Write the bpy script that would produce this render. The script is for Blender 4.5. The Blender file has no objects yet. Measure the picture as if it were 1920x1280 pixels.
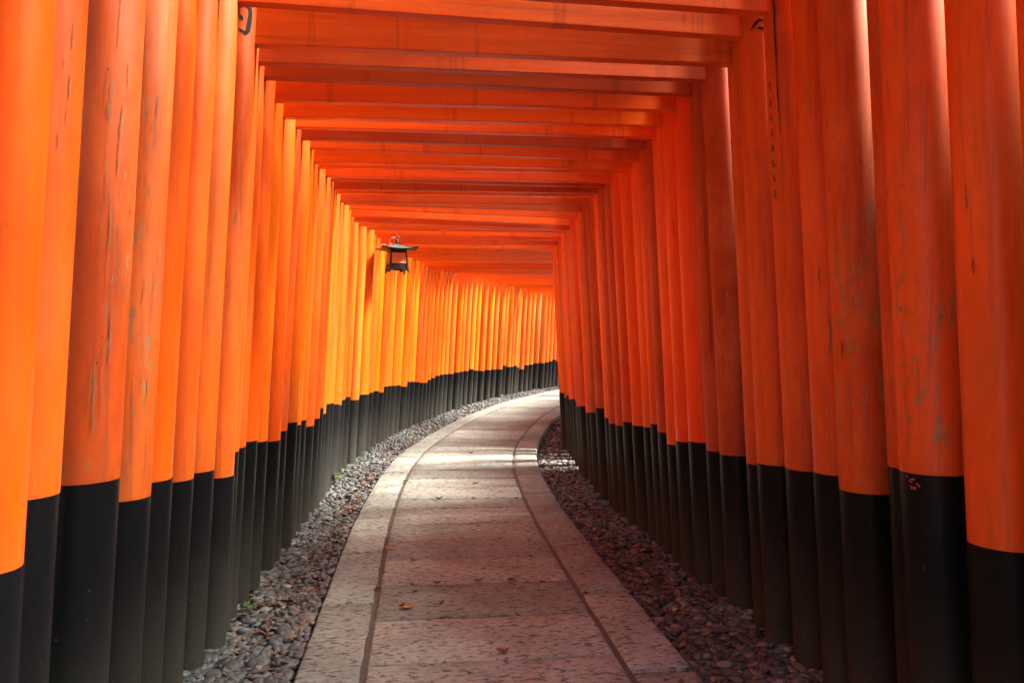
import bpy, bmesh, math, random
import numpy as np
from mathutils import Vector, Matrix
R = math.radians
random.seed(7)
scene = bpy.context.scene
col = scene.collection

# ------------------------------------------------------------------ camera
cam = bpy.data.cameras.new("camera")
cam_o = bpy.data.objects.new("camera", cam)
col.objects.link(cam_o)
cam_o.location = (0, 0, 1.3)
cam_o.rotation_euler = (R(90), 0, 0)
cam.sensor_width = 36
cam.lens = 36 * 1500 / 1920
cam.shift_y = -2 / 1920
cam.clip_start = .02
cam.clip_end = 2000
scene.camera = cam_o

# ------------------------------------------------------------------ light
SUN_ELEV, SUN_AZ = 44, 87          # azimuth clockwise from +Y (camera forward)
w = bpy.data.worlds.new("World")
scene.world = w
w.use_nodes = True
nt = w.node_tree
sky = nt.nodes.new('ShaderNodeTexSky')
sky.sky_type = 'NISHITA'
sky.sun_disc = False
sky.sun_elevation = R(SUN_ELEV)
sky.sun_rotation = R(SUN_AZ)
sky.dust_density = 4.0          # milky, hazy sky
sky.ozone_density = .4
nt.links.new(sky.outputs[0], nt.nodes['Background'].inputs[0])
nt.nodes['Background'].inputs[1].default_value = .10
sun = bpy.data.lights.new("sun", 'SUN')
sun.energy = 5.0
sun.angle = R(20)
sun.color = (1, .94, .82)
sun_o = bpy.data.objects.new("sun", sun)
col.objects.link(sun_o)
a, e = R(SUN_AZ), R(SUN_ELEV)
d = Vector((math.sin(a) * math.cos(e), math.cos(a) * math.cos(e), math.sin(e)))
sun_o.rotation_euler = d.to_track_quat('Z', 'Y').to_euler()
sun_o.location = d * 40
scene.view_settings.view_transform = 'Standard'
scene.view_settings.look = 'None'
scene.view_settings.exposure = 3.0
scene.view_settings.gamma = 1
try:
    scene.cycles.max_bounces = 10
    scene.cycles.diffuse_bounces = 8
except Exception:
    pass

# ------------------------------------------------------------------ measured layout (metres)
CENTRE = [(1.2614,-7.9447),(1.2317,-7.6964),(1.202,-7.4481),(1.1723,-7.1998),(1.1426,-6.9515),(1.1129,-6.7032),(1.0832,-6.4549),(1.0535,-6.2066),(1.0238,-5.9583),(0.9941,-5.71),(0.9644,-5.4617),(0.9347,-5.2134),(0.905,-4.9651),(0.8753,-4.7168),(0.8456,-4.4685),(0.8159,-4.2202),(0.7862,-3.9719),(0.7565,-3.7236),(0.7268,-3.4753),(0.6971,-3.227),(0.6674,-2.9787),(0.6377,-2.7304),(0.6079,-2.4822),(0.5781,-2.234),(0.5483,-1.9858),(0.5185,-1.7376),(0.4887,-1.4894),(0.4589,-1.2411),(0.4292,-0.9929),(0.3994,-0.7447),(0.3697,-0.4965),(0.34,-0.2482),(0.3103,-0.0),(0.2807,0.2482),(0.2511,0.4965),(0.2215,0.7447),(0.192,0.993),(0.1624,1.2412),(0.1329,1.4895),(0.1034,1.7377),(0.074,1.986),(0.0446,2.2343),(0.0153,2.4825),(-0.0138,2.7308),(-0.0426,2.9792),(-0.0713,3.2275),(-0.0997,3.4759),(-0.1279,3.7243),(-0.156,3.9727),(-0.184,4.2211),(-0.2119,4.4696),(-0.2396,4.718),(-0.2671,4.9665),(-0.294,5.2151),(-0.32,5.4637),(-0.3448,5.7125),(-0.3679,5.9614),(-0.3893,6.2105),(-0.4089,6.4597),(-0.4269,6.7091),(-0.4434,6.9585),(-0.4587,7.2081),(-0.4725,7.4577),(-0.4845,7.7074),(-0.4946,7.9572),(-0.5022,8.2071),(-0.507,8.457),(-0.5086,8.707),(-0.5067,8.957),(-0.5011,9.2069),(-0.4917,9.4568),(-0.4786,9.7064),(-0.4622,9.9559),(-0.4427,10.2051),(-0.4209,10.4542),(-0.3971,10.703),(-0.3719,10.9518),(-0.3455,11.2004),(-0.3181,11.4488),(-0.2897,11.6972),(-0.2605,11.9455),(-0.2305,12.1937),(-0.1997,12.4418),(-0.1678,12.6898),(-0.1347,12.9376),(-0.0998,13.1851),(-0.0629,13.4324),(-0.0237,13.6793),(0.0176,13.9258),(0.0608,14.1721),(0.1054,14.4181),(0.1509,14.6639),(0.1972,14.9096),(0.2441,15.1551),(0.2919,15.4005),(0.341,15.6457),(0.3919,15.8904),(0.4452,16.1347),(0.5013,16.3783),(0.5602,16.6212),(0.6217,16.8636),(0.6852,17.1054),(0.7502,17.3468),(0.8163,17.5879),(0.8835,17.8287),(0.9518,18.0692),(1.0217,18.3092),(1.0936,18.5486),(1.168,18.7873),(1.2449,19.0252),(1.3244,19.2622),(1.4059,19.4986),(1.489,19.7343),(1.5736,19.9696),(1.6595,20.2043),(1.7472,20.4384),(1.8372,20.6717),(1.9301,20.9038),(2.0265,21.1345),(2.1263,21.3637),(2.2294,21.5914),(2.335,21.818),(2.4425,22.0438),(2.5512,22.2688),(2.6611,22.4934),(2.7722,22.7174),(2.8848,22.9406),(2.9998,23.1625),(3.1179,23.3829),(3.2398,23.6012),(3.3655,23.8173),(3.4948,24.0312),(3.627,24.2434),(3.7612,24.4543),(3.8968,24.6644),(4.0332,24.8738),(4.1705,25.0828),(4.3087,25.2911),(4.4486,25.4983),(4.5912,25.7036),(4.7376,25.9063),(4.8886,26.1055),(5.0448,26.3007),(5.2058,26.4919),(5.371,26.6796),(5.5393,26.8645)]
GATES = [
    (1.803, 1.169, 0.83, 0.088, 2.115, 1.281, 0.728, 0.088, 2.66, 2.66),
    (2.002, 1.189, 0.943, 0.088, 2.36, 1.236, 0.894, 0.088, 2.66, 2.66),
    (2.36, 1.18, 0.918, 0.088, 2.56, 1.325, 0.874, 0.088, 2.66, 2.66),
    (2.645, 1.18, 0.814, 0.088, 2.808, 1.279, 0.752, 0.088, 2.66, 2.66),
    (2.87, 1.181, 0.831, 0.088, 3.007, 1.282, 0.783, 0.088, 2.66, 2.66),
    (3.125, 1.179, 0.787, 0.088, 3.255, 1.281, 0.76, 0.088, 2.66, 2.663),
    (3.41, 1.172, 0.774, 0.088, 3.51, 1.266, 0.744, 0.088, 2.677, 2.655),
    (3.622, 1.139, 0.716, 0.088, 3.71, 1.295, 0.714, 0.088, 2.581, 2.605),
    (3.821, 1.167, 0.793, 0.088, 4.018, 1.279, 0.715, 0.088, 2.573, 2.628),
    (4.021, 1.179, 0.787, 0.088, 4.217, 1.278, 0.707, 0.088, 2.569, 2.614),
    (4.221, 1.163, 0.794, 0.088, 4.421, 1.25, 0.731, 0.088, 2.516, 2.587),
    (4.425, 1.151, 0.766, 0.088, 4.62, 1.24, 0.708, 0.088, 2.489, 2.554),
    (4.788, 1.143, 0.725, 0.088, 4.82, 1.248, 0.664, 0.088, 2.531, 2.535),
    (4.987, 1.141, 0.759, 0.088, 5.02, 1.249, 0.716, 0.088, 2.514, 2.512),
    (5.292, 1.128, 0.779, 0.088, 5.22, 1.259, 0.749, 0.088, 2.53, 2.484),
    (5.492, 1.134, 0.739, 0.088, 5.42, 1.262, 0.707, 0.088, 2.482, 2.469),
    (5.692, 1.131, 0.751, 0.088, 5.619, 1.234, 0.698, 0.088, 2.492, 2.483),
    (5.98, 1.121, 0.679, 0.088, 5.89, 1.224, 0.698, 0.088, 2.495, 2.469),
    (6.275, 1.126, 0.704, 0.088, 6.115, 1.217, 0.647, 0.088, 2.525, 2.478),
    (6.475, 1.13, 0.767, 0.088, 6.315, 1.205, 0.643, 0.088, 2.495, 2.468),
    (6.675, 1.144, 0.704, 0.088, 6.515, 1.212, 0.668, 0.088, 2.501, 2.469),
    (6.895, 1.144, 0.767, 0.088, 6.86, 1.195, 0.721, 0.088, 2.47, 2.464),
    (7.1, 1.149, 0.755, 0.088, 7.17, 1.192, 0.657, 0.088, 2.488, 2.452),
    (7.452, 1.153, 0.718, 0.088, 7.537, 1.204, 0.623, 0.088, 2.51, 2.443),
    (7.652, 1.171, 0.689, 0.088, 7.957, 1.191, 0.653, 0.088, 2.478, 2.435),
    (7.874, 1.175, 0.726, 0.088, 8.165, 1.192, 0.628, 0.088, 2.457, 2.42),
    (8.294, 1.197, 0.723, 0.088, 8.365, 1.2, 0.67, 0.088, 2.473, 2.443),
    (8.714, 1.186, 0.661, 0.088, 8.785, 1.198, 0.664, 0.088, 2.502, 2.472),
    (9.134, 1.187, 0.688, 0.088, 9.254, 1.188, 0.629, 0.088, 2.512, 2.482),
    (9.349, 1.212, 0.671, 0.088, 9.489, 1.168, 0.662, 0.088, 2.499, 2.469),
    (9.61, 1.221, 0.677, 0.088, 9.77, 1.147, 0.613, 0.088, 2.466, 2.436),
    (9.92, 1.231, 0.676, 0.088, 10.1, 1.081, 0.651, 0.072, 2.459, 2.429),
    (10.205, 1.24, 0.637, 0.088, 10.255, 1.147, 0.68, 0.072, 2.459, 2.429),
    (10.445, 1.25, 0.698, 0.088, 10.495, 1.14, 0.68, 0.088, 2.457, 2.427),
    (10.67, 1.257, 0.691, 0.088, 10.72, 1.14, 0.68, 0.088, 2.459, 2.429),
    (10.99, 1.267, 0.677, 0.088, 11.04, 1.14, 0.68, 0.088, 2.466, 2.436),
    (11.265, 1.276, 0.667, 0.088, 11.315, 1.14, 0.68, 0.088, 2.473, 2.443),
    (11.673, 1.288, 0.625, 0.088, 11.723, 1.14, 0.68, 0.088, 2.482, 2.452),
    (11.872, 1.297, 0.686, 0.088, 11.922, 1.14, 0.68, 0.088, 2.492, 2.462),
    (12.17, 1.298, 0.67, 0.088, 12.22, 1.14, 0.68, 0.088, 2.496, 2.466),
    (12.48, 1.293, 0.65, 0.088, 12.53, 1.141, 0.68, 0.088, 2.468, 2.438),
    (12.715, 1.29, 0.625, 0.088, 12.765, 1.141, 0.68, 0.088, 2.439, 2.409),
    (12.935, 1.285, 0.613, 0.088, 12.985, 1.141, 0.68, 0.088, 2.439, 2.409),
    (13.155, 1.283, 0.649, 0.088, 13.205, 1.142, 0.68, 0.088, 2.459, 2.429),
    (13.415, 1.278, 0.668, 0.088, 13.465, 1.142, 0.68, 0.088, 2.482, 2.452),
    (13.7, 1.275, 0.692, 0.088, 13.75, 1.142, 0.68, 0.088, 2.481, 2.451),
    (13.97, 1.272, 0.702, 0.088, 14.02, 1.143, 0.68, 0.088, 2.497, 2.467),
    (14.282, 1.278, 0.695, 0.088, 14.332, 1.143, 0.68, 0.088, 2.507, 2.477),
    (14.702, 1.289, 0.683, 0.088, 14.752, 1.143, 0.68, 0.088, 2.505, 2.475),
    (15.122, 1.277, 0.692, 0.088, 15.172, 1.144, 0.68, 0.088, 2.529, 2.499),
    (15.46, 1.292, 0.697, 0.088, 15.51, 1.144, 0.68, 0.088, 2.553, 2.523),
    (15.865, 1.303, 0.692, 0.088, 15.915, 1.145, 0.68, 0.088, 2.567, 2.537),
    (16.285, 1.313, 0.713, 0.088, 16.335, 1.145, 0.68, 0.088, 2.592, 2.562),
    (16.705, 1.344, 0.669, 0.088, 16.755, 1.146, 0.68, 0.088, 2.603, 2.573),
    (17.126, 1.331, 0.644, 0.088, 17.176, 1.146, 0.68, 0.088, 2.578, 2.548),
    (17.546, 1.307, 0.648, 0.088, 17.596, 1.147, 0.68, 0.088, 2.559, 2.529),
    (17.966, 1.321, 0.646, 0.088, 18.016, 1.148, 0.68, 0.088, 2.556, 2.526),
    (18.387, 1.3, 0.631, 0.088, 18.437, 1.148, 0.68, 0.088, 2.561, 2.531),
    (18.775, 1.342, 0.706, 0.088, 18.825, 1.149, 0.68, 0.088, 2.577, 2.547),
    (19.155, 1.348, 0.662, 0.088, 19.205, 1.149, 0.68, 0.088, 2.603, 2.573),
    (19.38, 1.352, 0.661, 0.088, 19.43, 1.149, 0.68, 0.088, 2.618, 2.588),
    (19.625, 1.347, 0.679, 0.088, 19.675, 1.15, 0.68, 0.088, 2.614, 2.584),
    (19.825, 1.366, 0.627, 0.088, 19.875, 1.15, 0.68, 0.088, 2.591, 2.561),
    (20.19, 1.365, 0.567, 0.088, 20.24, 1.15, 0.68, 0.088, 2.561, 2.531),
    (20.55, 1.368, 0.665, 0.088, 20.6, 1.15, 0.68, 0.088, 2.568, 2.538),
    (20.885, 1.374, 0.669, 0.088, 20.935, 1.15, 0.68, 0.088, 2.573, 2.543),
    (21.305, 1.389, 0.691, 0.088, 21.355, 1.15, 0.68, 0.088, 2.577, 2.547),
    (21.725, 1.379, 0.678, 0.088, 21.775, 1.15, 0.68, 0.088, 2.569, 2.539),
    (22.01, 1.39, 0.694, 0.088, 22.06, 1.15, 0.68, 0.088, 2.561, 2.531),
    (22.28, 1.395, 0.717, 0.088, 22.33, 1.15, 0.68, 0.088, 2.557, 2.527),
    (22.55, 1.399, 0.756, 0.088, 22.6, 1.15, 0.68, 0.088, 2.571, 2.541),
]
for _i, _r in ((2, .100),):
    GATES[_i] = GATES[_i][:3] + (_r,) + GATES[_i][4:]
for _i in range(0, 8):
    GATES[_i] = GATES[_i][:7] + (.097,) + GATES[_i][8:]
CA = np.array(CENTRE)
CQ = np.arange(len(CENTRE)) * .25 - 8
CT = np.gradient(CA, CQ, axis=0)
CT /= np.linalg.norm(CT, axis=1)[:, None]


def pt(q, off=0.0, z=0.0):
    """point at arc length q along the path, off metres to the right of its centre"""
    x, y = np.interp(q, CQ, CA[:, 0]), np.interp(q, CQ, CA[:, 1])
    tx, ty = np.interp(q, CQ, CT[:, 0]), np.interp(q, CQ, CT[:, 1])
    return Vector((x + off * ty, y - off * tx, z))


# ------------------------------------------------------------------ helpers
def tag(o, label=None, cat=None, group=None, kind=None):
    if label: o['label'] = label
    if cat: o['category'] = cat
    if group: o['group'] = group
    if kind: o['kind'] = kind
    return o


def empty(name, loc, label, cat, group=None):
    o = bpy.data.objects.new(name, None)
    o.empty_display_size = .2
    o.location = loc
    col.objects.link(o)
    return tag(o, label, cat, group)


def link(name, me, mats, parent=None, loc=(0, 0, 0)):
    o = bpy.data.objects.new(name, me)
    for m in (mats if isinstance(mats, (list, tuple)) else [mats]):
        me.materials.append(m)
    col.objects.link(o)
    o.location = loc
    if parent: o.parent = parent
    return o


class MB:
    def __init__(s):
        s.v, s.f, s.m, s.uv = [], [], [], None

    def add(s, vs, fs, mi=0):
        b = len(s.v)
        s.v += [tuple(v) for v in vs]
        s.f += [tuple(i + b for i in f) for f in fs]
        s.m += [mi] * len(fs)

    def box(s, c, sz, M=None, mi=0):
        vs = [Vector((c[0] + dx * sz[0] / 2, c[1] + dy * sz[1] / 2, c[2] + dz * sz[2] / 2))
              for dz in (-1, 1) for dy in (-1, 1) for dx in (-1, 1)]
        if M: vs = [M @ v for v in vs]
        s.add(vs, [(0, 2, 3, 1), (4, 5, 7, 6), (0, 1, 5, 4), (2, 6, 7, 3), (0, 4, 6, 2), (1, 3, 7, 5)], mi)

    def tube(s, pts, r, n=8, mi=0, caps=True):
        pts = [Vector(p) for p in pts]
        rs = r if isinstance(r, (list, tuple)) else [r] * len(pts)
        vs = []
        for i, p in enumerate(pts):
            t = (pts[min(i + 1, len(pts) - 1)] - pts[max(i - 1, 0)]).normalized()
            u = t.cross(Vector((0, 0, 1)) if abs(t.z) < .9 else Vector((1, 0, 0))).normalized()
            q = t.cross(u)
            vs += [p + (u * math.cos(2 * math.pi * k / n) + q * math.sin(2 * math.pi * k / n)) * rs[i] for k in range(n)]
        fs = [(i * n + k, i * n + (k + 1) % n, (i + 1) * n + (k + 1) % n, (i + 1) * n + k)
              for i in range(len(pts) - 1) for k in range(n)]
        if caps: fs += [tuple(range(n))[::-1], tuple(range((len(pts) - 1) * n, len(pts) * n))]
        s.add(vs, fs, mi)

    def build(s, name, mats, parent=None, loc=(0, 0, 0), smooth=False, bevel=0):
        me = bpy.data.meshes.new(name)
        me.from_pydata(s.v, [], s.f)
        me.polygons.foreach_set('material_index', s.m)
        if smooth: me.polygons.foreach_set('use_smooth', [True] * len(s.f))
        bm = bmesh.new(); bm.from_mesh(me)
        bmesh.ops.recalc_face_normals(bm, faces=bm.faces)
        if bevel:
            bmesh.ops.bevel(bm, geom=[e for e in bm.edges if e.calc_face_angle(0) > .5], offset=bevel,
                            segments=2, profile=.6, affect='EDGES')
        bm.to_mesh(me); bm.free()
        me.update()
        return link(name, me, mats, parent, loc)


# ------------------------------------------------------------------ materials
class N:
    """small node-graph helper"""
    def __init__(s, name):
        s.m = bpy.data.materials.new(name)
        s.m.use_nodes = True
        s.t = s.m.node_tree
        s.b = s.t.nodes['Principled BSDF']

    def n(s, typ, **kw):
        x = s.t.nodes.new(typ)
        for k, v in kw.items():
            if k.startswith('i_'):
                x.inputs[k[2:].replace('_', ' ')].default_value = v
            else:
                setattr(x, k, v)
        return x

    def l(s, a, b): s.t.links.new(a, b)

    def noise(s, vec, scale, detail=4, rough=.55, dist=0):
        x = s.n('ShaderNodeTexNoise')
        x.inputs['Scale'].default_value = scale
        x.inputs['Detail'].default_value = detail
        x.inputs['Roughness'].default_value = rough
        x.inputs['Distortion'].default_value = dist
        if vec: s.l(vec, x.inputs['Vector'])
        return x.outputs['Fac']

    def mapping(s, vec, scale):
        x = s.n('ShaderNodeMapping')
        x.inputs['Scale'].default_value = scale
        s.l(vec, x.inputs['Vector'])
        return x.outputs[0]

    def ramp(s, fac, stops):
        x = s.n('ShaderNodeValToRGB')
        cr = x.color_ramp
        while len(cr.elements) > 1: cr.elements.remove(cr.elements[-1])
        for i, (p, c) in enumerate(stops):
            e = cr.elements[0] if i == 0 else cr.elements.new(p)
            e.position = p
            e.color = (c if isinstance(c, tuple) else (c, c, c)) + (1,)
        s.l(fac, x.inputs[0])
        return x.outputs[0]

    def mix(s, fac, a, b, typ='MIX'):
        x = s.n('ShaderNodeMix', data_type='RGBA', blend_type=typ)
        for v, k in ((fac, 0), (a, 6), (b, 7)):
            if hasattr(v, 'is_linked') or hasattr(v, 'links'): s.l(v, x.inputs[k])
            elif k == 0: x.inputs[0].default_value = v
            else: x.inputs[k].default_value = tuple(v) + (1,)
        return x.outputs[2]

    def math(s, op, a, b=0.0, c=None):
        x = s.n('ShaderNodeMath', operation=op)
        for i, v in enumerate((a, b) if c is None else (a, b, c)):
            if hasattr(v, 'links'): s.l(v, x.inputs[i])
            else: x.inputs[i].default_value = v
        return x.outputs[0]

    def bump(s, h, strength, dist=.002):
        x = s.n('ShaderNodeBump')
        x.inputs['Strength'].default_value = strength
        x.inputs['Distance'].default_value = dist
        s.l(h, x.inputs['Height'])
        s.l(x.outputs[0], s.b.inputs['Normal'])

    def set(s, **kw):
        for k, v in kw.items():
            k = k.replace('_', ' ')
            if hasattr(v, 'links'): s.l(v, s.b.inputs[k])
            else: s.b.inputs[k].default_value = v


def vec_obj(g):
    """object coordinates shifted by a random offset per object"""
    tc = g.n('ShaderNodeTexCoord')
    oi = g.n('ShaderNodeObjectInfo')
    cmb = g.n('ShaderNodeCombineXYZ')
    r = g.math('MULTIPLY', oi.outputs['Random'], 37.0)
    g.l(r, cmb.inputs[0]); g.l(r, cmb.inputs[2])
    ad = g.n('ShaderNodeVectorMath', operation='ADD')
    g.l(tc.outputs['Object'], ad.inputs[0]); g.l(cmb.outputs[0], ad.inputs[1])
    return tc.outputs['Object'], ad.outputs[0], oi


def vermilion(name, axis='z'):
    """painted cedar; the object's own colour is the paint, its alpha the wear"""
    g = N(name)
    o, v, oi = vec_obj(g)
    st = {'z': (1, 1, .09), 'x': (.09, 1, 1)}[axis]
    fine = {'z': (1, 1, .03), 'x': (.03, 1, 1)}[axis]
    vs = g.mapping(v, st)
    vf = g.mapping(v, fine)
    wear = oi.outputs['Alpha']
    paint = oi.outputs['Color']
    tone = g.noise(vs, 9, 4, .6)
    c = g.mix(g.ramp(tone, [(.3, 0), (.75, 1)]), paint, g.mix(1.0, paint, (.80, .66, .60), 'MULTIPLY'))
    cloud = g.noise(v, 2.6, 4, .6)
    c = g.mix(g.math('MULTIPLY', g.ramp(cloud, [(.45, 0), (.72, 1)]), g.math('MULTIPLY_ADD', wear, .45, .12)), c, (.66, .17, .045))
    wx = g.noise(g.mapping(v, {'z': (1, 1, .28), 'x': (.28, 1, 1)}[axis]), 5.5, 6, .72)
    c = g.mix(g.math('MULTIPLY', g.ramp(wx, [(.46, 0), (.66, 1)]), g.math('MULTIPLY_ADD', wear, .55, .16)), c, g.mix(1.0, c, (.62, .80, 1.6), 'MULTIPLY'))
    mot = g.noise(g.mapping(v, {'z': (1, 1, .45), 'x': (.45, 1, 1)}[axis]), 34, 5, .75)
    c = g.mix(g.math('MULTIPLY', g.ramp(mot, [(.42, 0), (.62, 1)]), g.math('MULTIPLY_ADD', wear, .30, .10)), c, g.mix(1.0, c, (.70, .62, .70), 'MULTIPLY'))
    # long vertical grain lines where the timber shows through the paint
    grain = g.noise(vf, 46, 3, .6)
    c = g.mix(g.math('MULTIPLY', g.ramp(grain, [(.55, 0), (.66, 1)]), g.math('MULTIPLY_ADD', wear, .55, .12)), c, (.30, .060, .02))
    # peeled flecks in clusters
    reg = g.noise(g.mapping(v, {'z': (1, 1, .5), 'x': (.5, 1, 1)}[axis]), 2.2, 2)
    fl = g.noise(g.mapping(v, {'z': (1, 1, .2), 'x': (.2, 1, 1)}[axis]), 42, 3, .7)
    thr = g.math('MULTIPLY_ADD', wear, -.13, .80)
    thr = g.math('SUBTRACT', thr, g.math('MULTIPLY', g.ramp(reg, [(.46, 0), (.66, 1)]), g.math('MULTIPLY', wear, .14)))
    m = g.math('MULTIPLY', g.math('SUBTRACT', fl, thr), 40)
    m = g.math('MINIMUM', g.math('MAXIMUM', m, 0), 1)
    c = g.mix(m, c, g.mix(g.noise(v, 30, 2), (.16, .10, .05), (.50, .20, .07)))
    # specks and knots
    sp = g.noise(g.mapping(v, {'z': (1, 1, .6), 'x': (.6, 1, 1)}[axis]), 95, 2, .5)
    spm = g.math('MULTIPLY', g.ramp(sp, [(.735, 0), (.76, 1)]), g.math('MULTIPLY_ADD', wear, .8, .15))
    c = g.mix(spm, c, (.05, .025, .02))
    if axis == 'x':      # drip stains that run down the beam
        dr = g.noise(g.mapping(v, (1, .02, .06)), 7, 3, .6)
        c = g.mix(g.math('MULTIPLY', g.ramp(dr, [(.60, 0), (.63, 1), (.66, .2)]), .5), c, g.mix(1.0, c, (.5, .42, .5), 'MULTIPLY'))
    rough = g.math('MULTIPLY_ADD', wear, .34, .20)
    rough = g.math('ADD', rough, g.math('MULTIPLY', tone, .14))
    g.set(Base_Color=c, Roughness=rough)
    g.set(Specular_IOR_Level=.38)
    h = g.math('ADD', g.math('MULTIPLY', g.noise(g.mapping(v, {'z': (1, 1, .05), 'x': (.05, 1, 1)}[axis]), 12, 3), 1.0),
               g.math('MULTIPLY', fl, .12))
    h = g.math('SUBTRACT', h, g.math('MULTIPLY', m, .1))
    g.bump(h, .45, .006)
    return g.m


VERM_Z = vermilion('vermilion_post')
VERM_X = vermilion('vermilion_beam', 'x')


def black_base():
    g = N('black_base_paint')
    o, v, oi = vec_obj(g)
    sep = g.n('ShaderNodeSeparateXYZ'); g.l(o, sep.inputs[0])
    n1 = g.noise(g.mapping(v, (1, 1, .3)), 7, 5, .65)
    n2 = g.noise(v, 60, 3, .7)
    # splashed dust and algae that lie on the lower half metre
    hz = g.math('ADD', sep.outputs[2], g.math('MULTIPLY', g.math('SUBTRACT', n1, .5), .55))
    d = g.ramp(hz, [(.0, .9), (.22, .45), (.5, .07), (.65, 0)])
    c = g.mix(n1, (.004, .0045, .006), (.008, .0085, .010))
    dust = g.mix(n2, (.020, .021, .017), (.085, .083, .066))
    c = g.mix(g.math('MINIMUM', g.math('MULTIPLY', d, g.math('MULTIPLY_ADD', n1, 2.0, -.1)), 1.0), c, dust)
    c = g.mix(g.ramp(n2, [(.70, 0), (.74, 1)]), c, (.15, .15, .13))
    g.set(Base_Color=c, Roughness=g.math('MULTIPLY_ADD', d, .5, .34))
    g.set(Specular_IOR_Level=.13)
    g.bump(g.math('ADD', g.noise(g.mapping(v, (1, 1, .06)), 14, 3), g.math('MULTIPLY', n2, .15)), .4, .005)
    return g.m


BLACK = black_base()


def simple(name, c, rough=.6, metal=0.0, n=0.0, scale=20):
    g = N(name)
    o, v, oi = vec_obj(g)
    if n:
        f = g.noise(v, scale, 4, .6)
        g.set(Base_Color=g.mix(f, tuple(x * (1 - n) for x in c), tuple(min(1, x * (1 + n)) for x in c)))
        g.bump(f, .3, .002)
    else:
        g.set(Base_Color=c + (1,))
    g.set(Roughness=rough, Metallic=metal)
    return g.m


INK = simple('black_ink', (.008, .008, .008), .85)
BARE = simple('bare_timber', (.22, .15, .07), .8, n=.5, scale=60)
CRACK = simple('dark_crack', (.03, .015, .012), .8)
LINTEL_CAP = simple('black_lintel', (.015, .015, .016), .5, n=.3)


def stone():
    g = N('paving_stone')
    uv = g.n('ShaderNodeUVMap'); uv.uv_map = 'UVMap'
    v = uv.outputs[0]
    geo = g.n('ShaderNodeNewGeometry')
    isl = geo.outputs['Random Per Island']
    cmb = g.n('ShaderNodeCombineXYZ'); r = g.math('MULTIPLY', isl, 23.0)
    g.l(r, cmb.inputs[0]); g.l(r, cmb.inputs[1])
    ad = g.n('ShaderNodeVectorMath', operation='ADD')
    g.l(v, ad.inputs[0]); g.l(cmb.outputs[0], ad.inputs[1])
    v = ad.outputs[0]
    # tooling: short chisel strokes that run across the path
    ch = g.noise(g.mapping(v, (.55, 1, 1)), 44, 3, .62, .35)
    ch2 = g.noise(g.mapping(v, (.6, 1, 1)), 17, 3, .6, .4)
    grain = g.noise(v, 210, 2, .6)
    cloud = g.noise(v, 3.0, 5, .62)
    c = g.mix(g.ramp(isl, [(0, 0), (1, 1)]), (.215, .236, .210), (.355, .388, .345))
    c = g.mix(g.ramp(cloud, [(.35, 0), (.7, 1)]), c, g.mix(1.0, c, (.66, .65, .64), 'MULTIPLY'))
    c = g.mix(g.math('MULTIPLY', g.ramp(grain, [(.4, 0), (.65, 1)]), .7), c, g.mix(1.0, c, (1.45, 1.43, 1.4), 'MULTIPLY'))
    pit = g.ramp(ch, [(.38, 1), (.48, 0)])
    pit = g.math('MULTIPLY', pit, g.ramp(ch2, [(.32, .25), (.6, 1)]))
    c = g.mix(g.math('MULTIPLY', pit, .9), c, (.045, .037, .030))  # shade inside the chisel pits, put into the stone colour
    c = g.mix(g.math('MULTIPLY', g.ramp(ch, [(.56, 0), (.66, 1)]), .5), c, g.mix(1.0, c, (1.35, 1.34, 1.32), 'MULTIPLY'))
    g.set(Base_Color=c, Roughness=.85)
    g.set(Specular_IOR_Level=.25)
    h = g.math('ADD', g.math('MULTIPLY', ch, 1.0), g.math('MULTIPLY', ch2, .9))
    h = g.math('ADD', h, g.math('MULTIPLY', grain, .12))
    g.bump(h, .9, .016)
    return g.m


STONE = stone()


def soil(name, a, b, scale=30):
    g = N(name)
    tc = g.n('ShaderNodeTexCoord')
    n1 = g.noise(tc.outputs['Object'], scale, 6, .7)
    n2 = g.noise(tc.outputs['Object'], 2, 4, .6)
    c = g.mix(g.ramp(n1, [(.3, 0), (.7, 1)]), a, b)
    c = g.mix(g.math('MULTIPLY', n2, .5), c, tuple(x * .6 for x in a))
    g.set(Base_Color=c, Roughness=.95)
    g.bump(n1, .8, .02)
    return g.m


SOIL = soil('damp_soil', (.030, .022, .016), (.075, .055, .040))
FOREST = soil('forest_floor', (.030, .032, .015), (.085, .070, .035), 8)
MORTAR = soil('mortar', (.080, .072, .058), (.165, .15, .122), 60)
DARKDIRT = soil('joint_dirt', (.010, .009, .007), (.030, .025, .019), 60)


def island_mat(name, stops, rough=.7, n=.3, spec=.5):
    g = N(name)
    geo = g.n('ShaderNodeNewGeometry')
    tc = g.n('ShaderNodeTexCoord')
    c = g.ramp(geo.outputs['Random Per Island'], stops)
    f = g.noise(tc.outputs['Object'], 120, 3, .6)
    c = g.mix(g.math('MULTIPLY', f, n), c, g.mix(1.0, c, (.4, .4, .4), 'MULTIPLY'))
    g.set(Base_Color=c, Roughness=rough)
    g.set(Specular_IOR_Level=spec)
    g.bump(f, .25, .003)
    return g.m


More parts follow.
